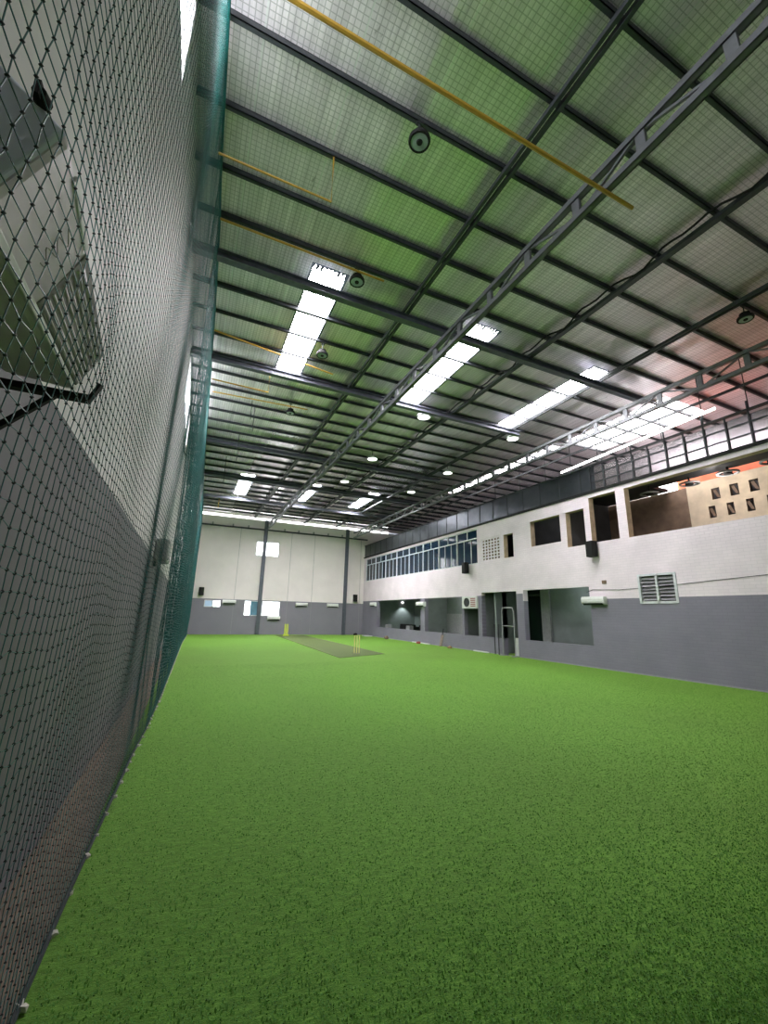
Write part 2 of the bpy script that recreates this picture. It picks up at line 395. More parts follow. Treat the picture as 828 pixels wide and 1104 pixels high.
# right wall
low = [(22.75, 29.3, .7, 2.6), (18.42, 22.25, .7, 2.59), (17.08, 18.26, .7, 2.58), (15.3, 16.8, .7, 2.74), (14.38, 15.3, 0, 2.74), (10.66, 13.95, .71, 2.75)]
up = [(14.4, 15.03, 4.24, 5.31), (11.72, 13.31, 4.53, 5.6), (10.59, 11.42, 4.25, 5.6), (9.26, 10.34, 4.27, 5.93), (2.4, 8.93, 4.25, 5.93)]
strip = (17.02, 31.8, 4.18, 5.98)
block = (15.28, 16.72, 4.22, 5.34)
louv = (7.68, 8.77, 2.17, 2.98)
bm = B(); holed(bm, 'x', XR, XR+.24, YF, YB, 0, 6.14, low+up+[strip, block, louv], lambda h: 1 if h in up else 0)
struct('wall_right', bm, [M['wall_r'], M['ochre']])
# fascia of sheet metal above the wall
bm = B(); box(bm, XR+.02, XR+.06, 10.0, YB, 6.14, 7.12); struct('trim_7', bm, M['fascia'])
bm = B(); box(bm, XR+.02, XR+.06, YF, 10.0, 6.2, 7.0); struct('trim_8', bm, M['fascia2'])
bm = B(); box(bm, XR-.06, XR+.1, YF, YB, 6.08, 6.17); struct('trim_9', bm, M['black'])
bm = B(); box(bm, XR-.03, XR+.08, YF, YB, 7.1, 7.15); struct('trim_10', bm, M['steel'])
bm = B(); y = 10.6
while y < 31.9: box(bm, XR+.0, XR+.02, y, y+.025, 6.17, 7.1); y += 1.02
struct('trim_11', bm, M['steel'])
# posts and rails of the near fascia frame
fr = thing('fascia_frame', 'thin dark post and rail frame on the shiny fascia above the block wall opening', 'frame', (XR, 3, 6.17))
for k in range(14):
    bm = B(); box(bm, -.03, .01, k*.55, k*.55+.035, 0, .95+.25*(k % 2 == 0)); obj('post', bm, M['steel'], fr)
for z in (.28, .6): 
    bm = B(); box(bm, -.02, .01, -1, 7.2, z, z+.025); obj('rail', bm, M['steel'], fr)
# thin hangers between roof and fascia
h0 = None
for k, y in enumerate((5.2, 6.3, 7.5, 8.7, 9.8, 11.0, 12.3, 13.8, 15.5)):
    bm = B(); tube(bm, [(XR+.03, y, 7.15), (XR+.03, y, ZR)], .014, 6)
    tag(obj('hanger_rod', bm, M['steel']), f'thin dark hanger rod above the right fascia, {ORD[k]} from the camera', 'rod', 'hanger rods over the fascia')
bm = B(); tube(bm, [(XR-.08, 5.9, 7.46), (XR-.06, 11.4, 7.24)], .035, 10)  # glowing tube stands in for the bright skylight edge
tag(obj('daylight_line', bm, M['gap']), 'long bright white line of daylight, modelled as a tube, just above the right fascia', 'daylight gap')

# side building rooms
bm = B(); box(bm, XR+.24, 17, YF, YB, 2.95, 3.3); struct('trim_12', bm, M['room'])            # floor slab between storeys
bm = B(); box(bm, 14.6, 14.72, YF, 14.15, 0, 2.95); box(bm, 14.6, 14.72, 15.95, 22.55, 0, 2.95); struct('wall_room_back', bm, M['room'])
bm = B(); box(bm, 16.4, 16.5, 22.5, YB, 0, 2.95); struct('wall_lounge_back', bm, M['room'])
bm = B(); box(bm, 14.5, 14.78, 14.12, 14.6, 0, 2.95); struct('trim_13', bm, M['grey'])
bm = B()
for y in (9.9, 16.05, 16.9, 18.32, 22.45, 29.9): box(bm, XR+.24, 14.6 if y < 22 else 16.4, y, y+.1, 0, 2.95)
struct('wall_partition', bm, M['room'])
bm = B(); box(bm, 14.62, 14.66, 14.6, 15.95, 0, 2.95)
gw = struct('window_7', bm, M['greenglass'])
bm = B(); box(bm, 14.56, 14.62, 14.6, 14.68, 0, 2.95); box(bm, 14.56, 14.62, 15.87, 15.95, 0, 2.95); box(bm, 14.56, 14.62, 14.6, 15.95, 2.6, 2.68); obj('window_frame', bm, M['slot'], gw)
# door-like darker bands in the shallow rooms
bm = B(); box(bm, 14.56, 14.6, 20.2, 20.45, 0, 2.95); box(bm, 14.56, 14.6, 16.35, 16.6, 0, 2.95); struct('trim_14', bm, M['frame'])
bm = B(); box(bm, 14.575, 14.6, 18.5, 25, 0, 1.75); struct('trim_15', bm, M['grey'])
# upstairs
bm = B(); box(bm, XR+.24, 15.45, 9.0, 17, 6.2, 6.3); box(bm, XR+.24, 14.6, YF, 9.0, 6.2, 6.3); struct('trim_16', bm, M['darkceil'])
bm = B(); holes = []
for k in range(9): holes.append((7.42-.53*k, 7.66-.53*k+.0, 5.58, 5.96))
for k in range(9): holes.append((7.62-.53*k, 7.82-.53*k+.0, 4.98, 5.38))
# keep the two rows in one slab
holed(bm, 'x', 15.5, 15.62, 1.0, 8.42, 3.3, 6.28, holes, lambda h: 1); struct('wall_block_screen', bm, [M['beige'], M['brown']])
bm = B(); box(bm, 15.5, 15.6, 8.42, 11.6, 3.3, 6.2); struct('wall_panel', bm, M['brown'])
bm = B(); box(bm, 15.6, 15.7, 11.6, 17, 3.3, 6.3); box(bm, 15.85, 15.9, 1, 8.42, 3.3, 6.28); struct('wall_upper_back', bm, M['darkroom'])  # second box is a dark backing added so the screen openings look dark
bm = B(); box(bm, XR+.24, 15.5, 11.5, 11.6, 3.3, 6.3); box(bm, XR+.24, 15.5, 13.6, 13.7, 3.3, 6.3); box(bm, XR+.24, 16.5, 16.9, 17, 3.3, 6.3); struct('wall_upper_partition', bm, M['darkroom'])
bm = B(); box(bm, 16.6, 16.66, 1, 9.3, 6.25, 7.4)
tag(obj('roof_panel', bm, M['orange']), 'orange red sheet panel glowing beyond the block wall with small openings', 'panel')
bm = B(); box(bm, 16.5, 16.58, 9.3, 10.4, 6.2, 7.2); struct('window_8', bm, M['winlight'])  # emission panel added as a light source beyond the upper rooms
bm = B()
for k in range(9):
    for z0, yy in ((5.58, 7.42-.53*k), (4.98, 7.62-.53*k)):
        prism(bm, [(yy+.02, z0+.05), (yy+.1, z0+.06), (yy+.22, z0+.33), (yy+.12, z0+.34)], 15.53, 15.57, 'x')
struct('trim_17', bm, M['brown'])
# ring lamps upstairs
ring = None
for k, (x, y, z) in enumerate(((14.2, 8.9, 5.92), (14.4, 7.7, 5.98), (14.4, 6.6, 6.02), (14.4, 5.5, 6.04))):
    lab = f'round dark ring lamp under the upstairs ceiling, {ORD[k]} from the brown panel'
    if ring is None:
        ring = thing('ring_lamp', lab, 'ceiling lamp', (x, y, z), group='ring lamps upstairs')
        bm = B(); R_, r_ = .26, .035; n = 28
        vs = [[bm.verts.new(((R_+r_*math.cos(b))*math.cos(a), (R_+r_*math.cos(b))*math.sin(a), r_*math.sin(b))) for b in [2*math.pi*j/8 for j in range(8)]] for a in [2*math.pi*i/n for i in range(n)]]
        for i in range(n):
            for j in range(8): bm.faces.new((vs[i][j], vs[(i+1) % n][j], vs[(i+1) % n][(j+1) % 8], vs[i][(j+1) % 8]))
        obj('ring', bm, M['grey'], ring, smooth=True)
        bm = B(); lathe(bm, [(0, -.05), (.1, -.05), (.12, 0), (.1, .05), (.03, .06), (.03, .3), (0, .3)]); obj('hub', bm, M['black'], ring)
        bm = B()
        for a in range(3): bar(bm, (0, 0, 0), (.26*math.cos(a*2.09), .26*math.sin(a*2.09), 0), .03)
        obj('spoke', bm, M['black'], ring)
    else: dup(ring, (x, y, z), k, lab)
# junk upstairs seen through the small open window
for k, (y, z, s) in enumerate(((12.0, 3.3, 1.0), (12.2, 4.3, .7))):
    bm = B(); box(bm, 14.4, 14.4+s*.8, y, y+s, z, z+s*.95); 
    tag(obj('storage_box', bm, M['tan'], bevel=.01), ['large brown storage box at the bottom of the upstairs room stack', 'smaller brown storage box on top of the upstairs stack'][k], 'box', 'upstairs storage boxes')
bm = B(); box(bm, 15.55, 15.6, 12.5, 12.9, 5.6, 6.0); struct('window_9', bm, M['winlight'])  # small glowing pane added for brightness behind the boxes

# strip window upstairs
w = tag(thing('window_10', None, None, (XR+.1, strip[0], strip[2])), kind='structure')
L, H = strip[1]-strip[0], strip[3]-strip[2]
bm = B(); t = .07; nb = 8
for k in range(nb+1): box(bm, -.06, .05, max(0, L*k/nb-t/2), min(L, L*k/nb+t/2), 0, H)
for z in (0, 1.28, H-t*.7): box(bm, -.055, .045, 0, L, z, z+t*.8)
obj('window_frame', bm, M['frame'], w)
bm = B()
for k in range(nb):
    a = L*k/nb; bw = L/nb
    for j in (1, 2): box(bm, -.03, .03, a+bw*j/3-.018, a+bw*j/3+.018, 0, 1.28)
    box(bm, -.03, .03, a+bw/2-.018, a+bw/2+.018, 1.3, H)
obj('mullion', bm, M['frame'], w)
for k in range(nb):
    bm = B(); box(bm, 0, .012, L*k/nb, L*(k+1)/nb, 0, H); obj('pane', bm, M['blueglass'], w)
# breeze-block panel
bm = B(); hs = []
for i in range(6):
    for j in range(7): hs.append((15.36+.22*i, 15.36+.22*i+.12, 4.29+.148*j, 4.29+.148*j+.085))
holed(bm, 'x', XR+.02, XR+.2, block[0], block[1], block[2], block[3], hs, lambda h: 1)
struct('trim_18', bm, [M['wall_r'], M['brown']])
# louvred window
w = tag(thing('window_11', None, None, (XR, louv[0], louv[2])), kind='structure')
L, H = louv[1]-louv[0], louv[3]-louv[2]
bm = B()
for a in ((-.04, .03), (L/2-.03, L/2+.03), (L-.03, L+.04)): box(bm, -.03, .06, a[0], a[1], -.04, H+.04)
box(bm, -.03, .06, 0, L, -.05, .02); box(bm, -.03, .06, 0, L, H-.02, H+.04); obj('window_frame', bm, M['frame'], w)
for k in range(7):
    z = .05+k*(H-.08)/7
    for a, b in ((.03, L/2-.03), (L/2+.03, L-.03)):
        bm = B(); vs = [bm.verts.new(p) for p in ((.0, a, z), (.0, b, z), (.09, b, z+.085), (.09, a, z+.085))]; bm.faces.new(vs); obj('louver_slat', bm, M['grey'], w)
bm = B(); box(bm, .12, .13, 0, L, 0, H); obj('pane', bm, M['slot'], w)

# ------------------------------------------------------------------ roof steel
PUR = [.1, 1.05, 2.03, 2.98, 4.0, 5.0, 5.94, 6.84, 7.75, 8.66, 9.6, 10.52, 11.45, 12.38, 13.29, 14.17, 15.05, 15.95, 16.85, 17.75, 18.7, 19.6, 20.55, 21.55, 22.5, 23.5, 24.5, 25.5, 26.5, 27.5, 28.5, 29.5, 30.5, 31.5]
vis = [y for y in PUR if y > 1.5]
for y in PUR[2:]:
    k = vis.index(y)
    bm = B(); t = .032 if y < 9 else .026; q = .105 if y < 9 else .075; box(bm, XL, 17.0, y-t, y+t, ZR-q, ZR-q+.012); box(bm, XL, 17.0, y-t, y-t+.012, ZR-q, ZR); box(bm, XL, 17.0, y-t, y+t, ZR-.012, ZR-.002)
    tag(obj('purlin', bm, M['steel']), f'slim dark purlin spanning the roof crosswise, {ORD[k]} one from the camera', 'purlin', 'dark roof purlins')
BEAMS = [7.5, 11.2, 17.4, 22.0, 26.4]
for k, y in enumerate(BEAMS):
    bm = B(); z0, z1 = 8.25, 8.42
    xr = [12.3, 10.6, 11.0, 12.3, 12.3][k]
    box(bm, XL, xr, y-.08, y+.08, z0, z0+.015); box(bm, XL, xr, y-.08, y+.08, z1-.015, z1); box(bm, XL, xr, y-.01, y+.01, z0, z1)
    tag(obj('roof_beam', bm, M['beam']), f'heavy blue grey steel beam below the purlins, {ORD[k]} from the camera', 'beam', 'heavy cross beams of the roof')
def long_bar(x, z, w, n, lab):
    t = thing('runner_bar', lab, 'steel bar', (x, 0, z), group='lengthwise steel bars under the purlins')
    for i in range(n):
        bm = B(); dx = (i-(n-1)/2)*(w*2.0); box(bm, dx-w/2, dx+w/2, -2.5, YB, -.04, .04); obj('bar', bm, M['steel'], t)
long_bar(3.8, 8.47, .055, 2, 'double lengthwise bar under the purlins left of the middle truss')
long_bar(7.6, 8.47, .13, 1, 'thick lengthwise bar under the purlins just right of the middle truss')
long_bar(10.25, 8.47, .05, 2, 'double lengthwise bar under the purlins beside the right skylights')
long_bar(14.2, 8.47, .05, 1, 'single lengthwise bar beyond the right fascia')
bm = B(); pts = []
for i in range(150):
    y = 1.0+i*.2; pts.append((7.42+.06*math.sin(y*3.3), y, 8.48+.05*math.cos(y*6.6)))
tube(bm, pts, .022, 6); tag(obj('cable', bm, M['black']), 'black sagging cable following the thick lengthwise roof bar', 'cable')
def truss(x, ztop, zbot, y0, y1, step, ph, lab):
    t = thing('roof_truss', lab, 'truss', (x, y0, zbot), group='lengthwise lattice trusses')
    Hh = ztop-zbot
    for nm, z in (('top_chord', Hh), ('bottom_chord', 0)):
        bm = B()
        for s in (-1, 1): box(bm, s*.045-.012, s*.045+.012, 0, y1-y0, z-.05, z+.05)
        box(bm, -.055, .055, 0, y1-y0, z-.05 if z else -.05, z-.035 if z else -.035)
        obj(nm, bm, M['truss'], t)
    y = ph; k = 0
    while y+step < y1-y0:
        bm = B(); bar(bm, (0, y, 0), (0, y, Hh), .06, .13, Vector((0, 1, 0))); obj('web_post', bm, M['truss'], t)
        bm = B(); bar(bm, (0, y, 0 if k % 2 else Hh), (0, y+step, Hh if k % 2 else 0), .04, .04); obj('web_brace', bm, M['truss'], t)
        y += step; k += 1
truss(4.9, 8.18, 7.8, -.6, YB-.1, 1.08, .98, 'grey lattice truss running down the middle of the hall roof')
truss(11.85, 8.14, 7.72, -.6, YB-.1, 1.08, .88, 'grey lattice truss running along the right side above the wall')
# yellow pipes
def pipe(pts, r, lab, name='yellow_pipe', grp='yellow pipes under the roof'):
    bm = B(); tube(bm, pts, r, 8); return tag(obj(name, bm, M['yellow']), lab, 'pipe', grp)
pipe([(-.3, 3.1, 7.73), (5.45, 3.1, 7.73)], .03, 'long straight yellow pipe crossing under the middle truss close overhead')
pipe([(-.36, 4.96, 7.66), (1.24, 4.96, 7.66), (1.24, 4.97, 8.55)], .016, 'thin brown yellow pipe bent up to a purlin, nearest of the bent ones')
pipe([(-.3, 6.68, 8.35), (2.9, 6.7, 8.35)], .022, 'brownish pipe along the purlin in front of the left skylight')
pipe([(-.22, 9.9, 8.3), (3.0, 10.45, 8.3)], .02, 'thin yellow pipe crossing under the long left skylight')
pipe([(-.15, 11.4, 7.8), (1.38, 11.42, 7.8), (1.38, 11.42, 8.55)], .02, 'yellow pipe with riser at the far end of the long left skylight')
pipe([(-.1, 13.1, 8.3), (2.9, 12.9, 8.3)], .02, 'pale yellow pipe beyond the long left skylight beside the net')
pipe([(1.0, 27.5, 8.5), (1.0, 27.5, 7.9)], .03, 'short vertical yellow drop pipe near the back wall')
for k, (x, y, z) in enumerate(((1.3, 14.0, 7.6), (1.05, 16.4, 7.3), (.8, 19.5, 7.2), (1.15, 13.5, 7.8))):
    bm = B(); tube(bm, [(x, y, z), (x, y, 8.5)], .015, 6)
    tag(obj('drop_rod', bm, M['steel']), f'thin dark rod hanging from the roof near the net, {ORD[k]} of the four', 'rod', 'drop rods near the net')

# round lamps
lamp_off = lamp_on = None
def make_lamp(lit):
    t = thing('high_bay_lamp', '', 'ceiling lamp', group='round hanging hall lamps')
    k = 1.25 if lit else .8
    bm = B(); lathe(bm, [(.0, -.03), (.02, -.03), (.155*k, -.028), (.16*k, -.02), (.0, -.02)], n=32); obj('lens', bm, M['lamp_on'] if lit else M['lamp_off'], t)
    bm = B(); lathe(bm, [(.155*k, -.035), (.19*k, -.035), (.2*k, -.01), (.19*k, .03), (.1, .05), (.1, .12), (.0, .12)], n=32); obj('housing', bm, M['frame'] if lit else M['black'], t)
    bm = B(); lathe(bm, [(0, -.045), (.04, -.045), (.045, -.028), (.0, -.028)], n=16); obj('hub', bm, M['lamp_on'] if lit else M['black'], t)
    bm = B(); q = .35 if lit else .32; tube(bm, [(0, 0, .12), (0, 0, q)], .012, 6); box(bm, -.05, .05, -.03, .03, q-.015, q); obj('hook', bm, M['steel'], t)
    return t
LAMPS = [(2.23, 3.95, 0, 'dark round lamp with black rim high above the camera beside the yellow pipe'), (2.36, 6.75, 0, 'dark round lamp beside the near end of the long left skylight'), (2.44, 9.6, 0, 'dark round lamp beside the far end of the long left skylight'),
         (10.6, 3.95, 0, 'dark round lamp over the right side near the right truss'), (6.6, 11.65, 1, 'lit white round lamp at the end of the middle near skylight'), (10.4, 11.65, 1, 'lit white round lamp at the end of the right near skylight'),
         (6.6, 15.85, 1, 'lit white round lamp in the middle row behind the second beam'), (10.3, 15.8, 1, 'lit white round lamp in the right row behind the second beam'), (2.4, 13.3, 0, 'dark round lamp beyond the long left skylight'),
         (6.6, 20.0, 1, 'lit white round lamp in the middle row just before the far skylights'), (10.3, 19.9, 1, 'lit white round lamp in the right row just before the far skylights')]
first = {}
for x, y, lit, lab in LAMPS:
    y = min(PUR, key=lambda q: abs(q-y)); x = 10.5 if 10 < x < 10.55 else x
    if lit not in first:
        first[lit] = make_lamp(lit); first[lit].location = (x, y, 8.25); first[lit]['label'] = lab
    else: dup(first[lit], (x, y, 8.25), 0, lab)

# ------------------------------------------------------------------ net
NY = np.array([-1, 0, 2.6, 3.3, 5.9, 7, 9.7, 13, 17, 24, 27, 30, 31.8]); NX = np.array([-.45, -.44, -.425, -.42, -.36, -.31, -.25, -.2, -.14, -.03, .06, .15, .18])
def net_shape(y, z):
    x = np.interp(y, NY, NX)
    fade = np.clip(z/1.2, 0, 1)*np.clip((8.55-z)/1.5, 0, 1)
    x = x+fade*(.022*np.sin(y*1.7+z*.5)+.012*np.sin(y*4.1-z*1.1))*np.clip(y/4, .15, 1)*np.clip((34-y)/20, .3, 1)
    on = np.interp(z, [0, 1.5, 4, 6, 8.5], [4.6, 5.6, 6.5, 6, 3.6])
    k = np.clip((y-on)/1.6, 0, 1)*fade*np.clip(y/9, .3, 1)
    x = x+k*(.045*np.sin(y*6.6+.35*np.sin(z*.9)+z*.25)+.02*np.sin(y*13+z*.4))
    # pushed outwards by the unit on the wall
    g = np.exp(-((y-1.42)/.5)**4)*np.exp(-((z-2.62)/.36)**2)
    x = x+g*.035
    z2 = z+fade*(.03*np.sin(y*2.3+1)*np.exp(-((z-1.0)/1.2)**2)+.02*np.sin(y*5.3)*np.exp(-((z-.8)/1.)**2))
    return x, z2
def make_net():
    root = thing('cricket_net', 'dark teal knotted net hung full height along the left wall', 'net', (0, 0, 0))
    w, h = .062, .054
    y0, y1, z0, z1 = .45, 31.8, .02, 8.52
    ny = int((y1-y0)/w); nz = int((z1-z0)/h)
    J, I = np.meshgrid(np.arange(nz+1), np.arange(ny+1), indexing='ij')
    jit = rng.normal(0, .0035, J.shape); jit2 = rng.normal(0, .0035, J.shape)
    ya = y0+I*w+jit+((J*h*.12) % w); za = z0+J*(z1-z0)/nz+jit2*(J > 0)*(J < nz)
    wrap = np.floor(J*h*.12/w).astype(int)
    def P(a):
        x, z = net_shape(a[:, 0], a[:, 1]); return np.c_[x, a[:, 0], z]
    G = np.stack([ya, za], -1)
    pr = [(G[:, :-1], G[:, 1:])]
    dw = wrap[1:, 0]-wrap[:-1, 0]
    for j in range(nz):
        k = dw[j]
        pr.append((G[j, k:], G[j+1, :ny+1-k]) if False else (G[j, :ny+1-k], G[j+1, k:]))
    A = np.concatenate([q[0].reshape(-1, 2) for q in pr]); Bv = np.concatenate([q[1].reshape(-1, 2) for q in pr])
    pa, pb = P(A), P(Bv)
    ok = np.linalg.norm(pa-pb, axis=1) < .3; pa, pb = pa[ok], pb[ok]
    n = len(pa); d = pb-pa; d /= np.linalg.norm(d, axis=1)[:, None]
    s = np.cross(d, [1., 0, 0]); s /= np.linalg.norm(s, axis=1)[:, None]; u = np.cross(s, d)
    r = np.interp((pa[:, 1]+pb[:, 1])/2, [0, 3, 6, 9, 32], [.0016, .0018, .0022, .004, .005])[:, None]
    V = np.empty((n, 6, 3))
    for k in range(3):
        a = 2*math.pi*k/3+.5; off = (s*math.cos(a)+u*math.sin(a))*r
        V[:, k] = pa+off; V[:, 3+k] = pb+off
    F = (np.arange(n)*6)[:, None, None]+np.array([[0, 1, 4, 3], [1, 2, 5, 4], [2, 0, 3, 5]])[None]
    def build(name, V, F, k, mat):
        me = bpy.data.meshes.new(name); V = V.reshape(-1, 3); F = F.reshape(-1, k)
        me.vertices.add(len(V)); me.vertices.foreach_set('co', V.reshape(-1))
        me.loops.add(F.size); me.loops.foreach_set('vertex_index', F.reshape(-1).astype(np.int32))
        me.polygons.add(len(F)); me.polygons.foreach_set('loop_start', (np.arange(len(F))*k).astype(np.int32)); me.polygons.foreach_set('loop_total', np.full(len(F), k, np.int32))
        me.update(calc_edges=True); me.materials.append(mat)
        o = bpy.data.objects.new(name, me); COL.objects.link(o); o.parent = root; return o
    build('mesh_cords', V, F, 4, M['net'])
    q = np.c_[ya.ravel(), za.ravel()]; q = q[(q[:, 0] > .3) & (q[:, 0] < 7)]; q = P(q)
    n = len(q); r = .0052; o6 = np.array([(1, 0, 0), (-1, 0, 0), (0, 1, 0), (0, -1, 0), (0, 0, 1.3), (0, 0, -1.3)])*r
    V = q[:, None, :]+o6[None]
    F = (np.arange(n)*6)[:, None, None]+np.array([[0, 2, 4], [2, 1, 4], [1, 3, 4], [3, 0, 4], [2, 0, 5], [1, 2, 5], [3, 1, 5], [0, 3, 5]])[None]
    k = build('knots', V, F, 3, M['knot']); k['kind'] = 'stuff'; k['label'] = 'dark knots of the net cords'
    # head rope and foot rope
    yy = np.linspace(.2, 31.8, 90)
    for nm, z, rr, mt in (('head_rope', 8.53, .02, M['net']), ('foot_rope', .02, .012, M['knot'])):
        bm = B(); xs, zs = net_shape(yy, np.full_like(yy, z)); tube(bm, [(a, b, z) for a, b in zip(xs, yy)], rr, 6); obj(nm, bm, mt, root)
    y = 1.7; proto = None
    while y < 31:
        x = float(np.interp(y, NY, NX))
        if proto is None:
            bm = B()
            bmesh.ops.create_icosphere(bm, subdivisions=1, radius=.018)
            for v in bm.verts: v.co *= random.uniform(.6, 1.3)
            tube(bm, [(.01, 0, 0), (.028, .012, .012)], [.006, .002], 5); tube(bm, [(.005, 0, 0), (.02, -.02, .018)], [.006, .002], 5)
            proto = obj('ground_tie', bm, M['tie'], root); o = proto; o['label'] = 'small white tie at the foot of the net'
        else:
            o = proto.copy(); COL.objects.link(o); o.parent = root
        o.location = (x+.015, y, .018); o.rotation_euler = (random.uniform(-.5, .5), random.uniform(-.5, .5), random.uniform(0, 6)); s = random.uniform(.7, 1.35); o.scale = (s, s, s)
        y += random.uniform(.2, .46)
make_net()

# ------------------------------------------------------------------ air unit behind the net
def side_unit():
    t = thing('air_unit', 'large white air conditioner on wall brackets behind the net close to the camera', 'air conditioner', (0, 0, 0))
    LFn, LFf = Vector((-.51, 1.01, 2.42)), Vector((-.51, 1.86, 2.42))
    UFn, UFf = Vector((-.405, 1.05, 2.74)), Vector((-.43, 1.86, 2.60))
    UBn, UBf = Vector((-.735, 1.02, 2.98)), Vector((-.735, 1.86, 2.84)); LBn, LBf = Vector((-.735, .99, 2.44)), Vector((-.735, 1.86, 2.44))
    bm = B(); vs = [bm.verts.new(v) for v in (LFn, LFf, UFn, UFf, UBn, UBf, LBn, LBf)]
    for f in ((0, 1, 3, 2), (2, 3, 5, 4), (4, 5, 7, 6), (6, 7, 1, 0), (1, 7, 5, 3), (0, 2, 4, 6)): bm.faces.new([vs[i] for i in f])
    obj('casing', bm, M['palegreen'], t, bevel=.022)
    d = (UFn-LFn); nrm = Vector((1, 0, -.35)).normalized()
    def face(a, b):  # a along 0..1, b up 0..1 on the front
        lo = LFn.lerp(LFf, a); hi = UFn.lerp(UFf, a); return lo.lerp(hi, b)
    def slab(name, a0, a1, b0, b1, off, mat):
        bm = B(); vv = []
        for o_ in (-.005, off):
            for a, b in ((a0, b0), (a1, b0), (a1, b1), (a0, b1)): vv.append(bm.verts.new(face(a, b)+nrm*o_))
        for f in ((3,2,1,0),(4,5,6,7),(0,1,5,4),(1,2,6,5),(2,3,7,6),(3,0,4,7)): bm.faces.new([vv[i] for i in f])
        return obj(name, bm, mat, t, bevel=.003)
    g = slab('intake_grille', .40, .97, .10, .95, .006, M['grille'])
    for k in range(9):
        b = .15+.085*k; bm = B(); bar(bm, face(.42, b)+nrm*.008, face(.95, b)+nrm*.008, .006, .006); obj('grille_bar', bm, M['palegreen'], g)
    slab('lower_edge_strip', .0, .99, .0, .08, .008, M['white'])
    slab('corner_highlight', .12, .38, .92, 1.0, .006, M['white'])
    bm = B(); pts = []
    for i in range(26):
        f = i/25; pts.append(face(.27+.03*math.sin(f*17), .3+.45*f)+nrm*.007)
    tube(bm, pts, .0018, 5); obj('logo', bm, M['grille'], t)
    # near end with a black knob; sky light painted in as blue white
    c = [LFn, UFn, UBn, LBn]; off = Vector((-.0, -.012, -.002))
    cen = sum(c, Vector())/4
    bm = B(); A = [bm.verts.new(cen+(v-cen)*.97+off*.2) for v in c]; Bq = [bm.verts.new(cen+(v-cen)*.93+off) for v in c]
    for k in range(4): bm.faces.new((A[k], A[(k+1) % 4], Bq[(k+1) % 4], Bq[k]))
    bm.faces.new(Bq); obj('end_cap', bm, M['skylit_white'], t, bevel=.004)
    bm = B(); p = Vector((-.465, 1.035, 2.785))
    tube(bm, [p, p+Vector((0, -.03, -.004))], [.02, .015], 12); box(bm, p.x-.005, p.x+.005, p.y-.042, p.y-.026, p.z-.024, p.z+.016); obj('knob', bm, M['black'], t)
    bm = B(); p0, p1 = LBn.lerp(UBn, .75)+off*1.1, UFn.lerp(UBn, .45)+off*1.1; bar(bm, p0, p1, .014, .01); obj('ridge', bm, M['white'], t)
    # brackets
    for y in (1.80,):
        bm = B(); box(bm, -.75, -.445, y, y+.035, 2.37, 2.395); bar(bm, (-.447, y+.018, 2.37), (-.415, y+.018, 2.45), .03, .012); bar(bm, (-.745, y+.018, 2.15), (-.55, y+.018, 2.375), .02); obj('bracket', bm, M['black'], t)
side_unit()

# small rounded box on the left wall, seen through the net
t = thing('wall_speaker', 'small grey rounded speaker on the left wall behind the net', 'speaker', (XL, 9.9, 2.75))
bm = B(); box(bm, 0, .27, -.35, .4, -.2, .26); obj('body', bm, M['grey'], t, bevel=.05)
bm = B(); box(bm, -.0, .04, -.06, .06, -.28, -.1); obj('bracket', bm, M['black'], t)
bm = B()
for y, z in ((-.27, -.14), (.32, -.14), (-.27, .2), (.32, .2)): box(bm, .262, .275, y-.025, y+.025, z-.02, z+.02)
obj('corner_screw', bm, M['black'], t)
bm = B(); tube(bm, [(XL+.05, 13.6, 7.9), (XL+.05, 13.9, 6.5), (XL+.12, 14.1, 6.4)], .025, 6)
tag(obj('wall_pipe', bm, M['slot']), 'thin dark bent pipe high on the left wall behind the net', 'pipe')

# ------------------------------------------------------------------ split air conditioners, speakers
def make_ac():
    t = thing('split_air_conditioner', '', 'air conditioner', group='white split air conditioners')
    bm = B(); prism(bm, [(0, 0), (-.13, .0), (-.2, .06), (-.21, .2), (-.18, .28), (0, .28)], -.45, .45, 'x'); obj('casing', bm, M['white'], t, bevel=.012)
    bm = B(); prism(bm, [(-.135, -.004), (-.2, .055), (-.205, .05), (-.14, -.01)], -.4, .4, 'x'); obj('outlet_louver', bm, M['slot'], t)
    bm = B(); box(bm, -.4, .4, -.214, -.2, .09, .1); obj('panel_seam', bm, M['grey'], t)
    return t
ACS = [((2.65, YB, 2.09), 0, 'white split air conditioner between the two low windows of the back wall'), ((5.85, YB-.0, 1.03), 0, 'white split air conditioner mounted low under the wide bright window'),
       ((7.85, YB, 2.05), 0, 'white split air conditioner on the back wall right of the wide window'), ((10.3, YB, 2.07), 0, 'white split air conditioner on the back wall left of the right column'),
       ((XR, 29.85, 2.2), -1, 'white split air conditioner on the right wall close to the back corner'), ((XR, 22.55, 2.13), -1, 'white split air conditioner at the pillar beside the wide lounge opening'),
       ((XR, 10.42, 2.1), -1, 'white split air conditioner on the right wall at the corner of the nearest opening')]
p = None
for loc, r, lab in ACS:
    rz = 0 if r == 0 else -math.pi/2
    if p is None: p = make_ac(); p.location = loc; p['label'] = lab
    else: dup(p, loc, rz, lab)
def make_spk():
    t = thing('loudspeaker', '', 'speaker', group='black wall loudspeakers')
    bm = B(); prism(bm, [(-.17, -.08), (.17, -.08), (.14, -.32), (-.14, -.32)], -.28, .28, 'z'); obj('cabinet', bm, M['black'], t, bevel=.02)
    bm = B(); box(bm, -.12, .12, -.33, -.318, -.25, .25); obj('front_grille', bm, M['black'], t, bevel=.004)
    bm = B(); box(bm, -.05, .05, -.1, 0, -.06, .06); obj('bracket', bm, M['steel'], t)
    return t
p = None
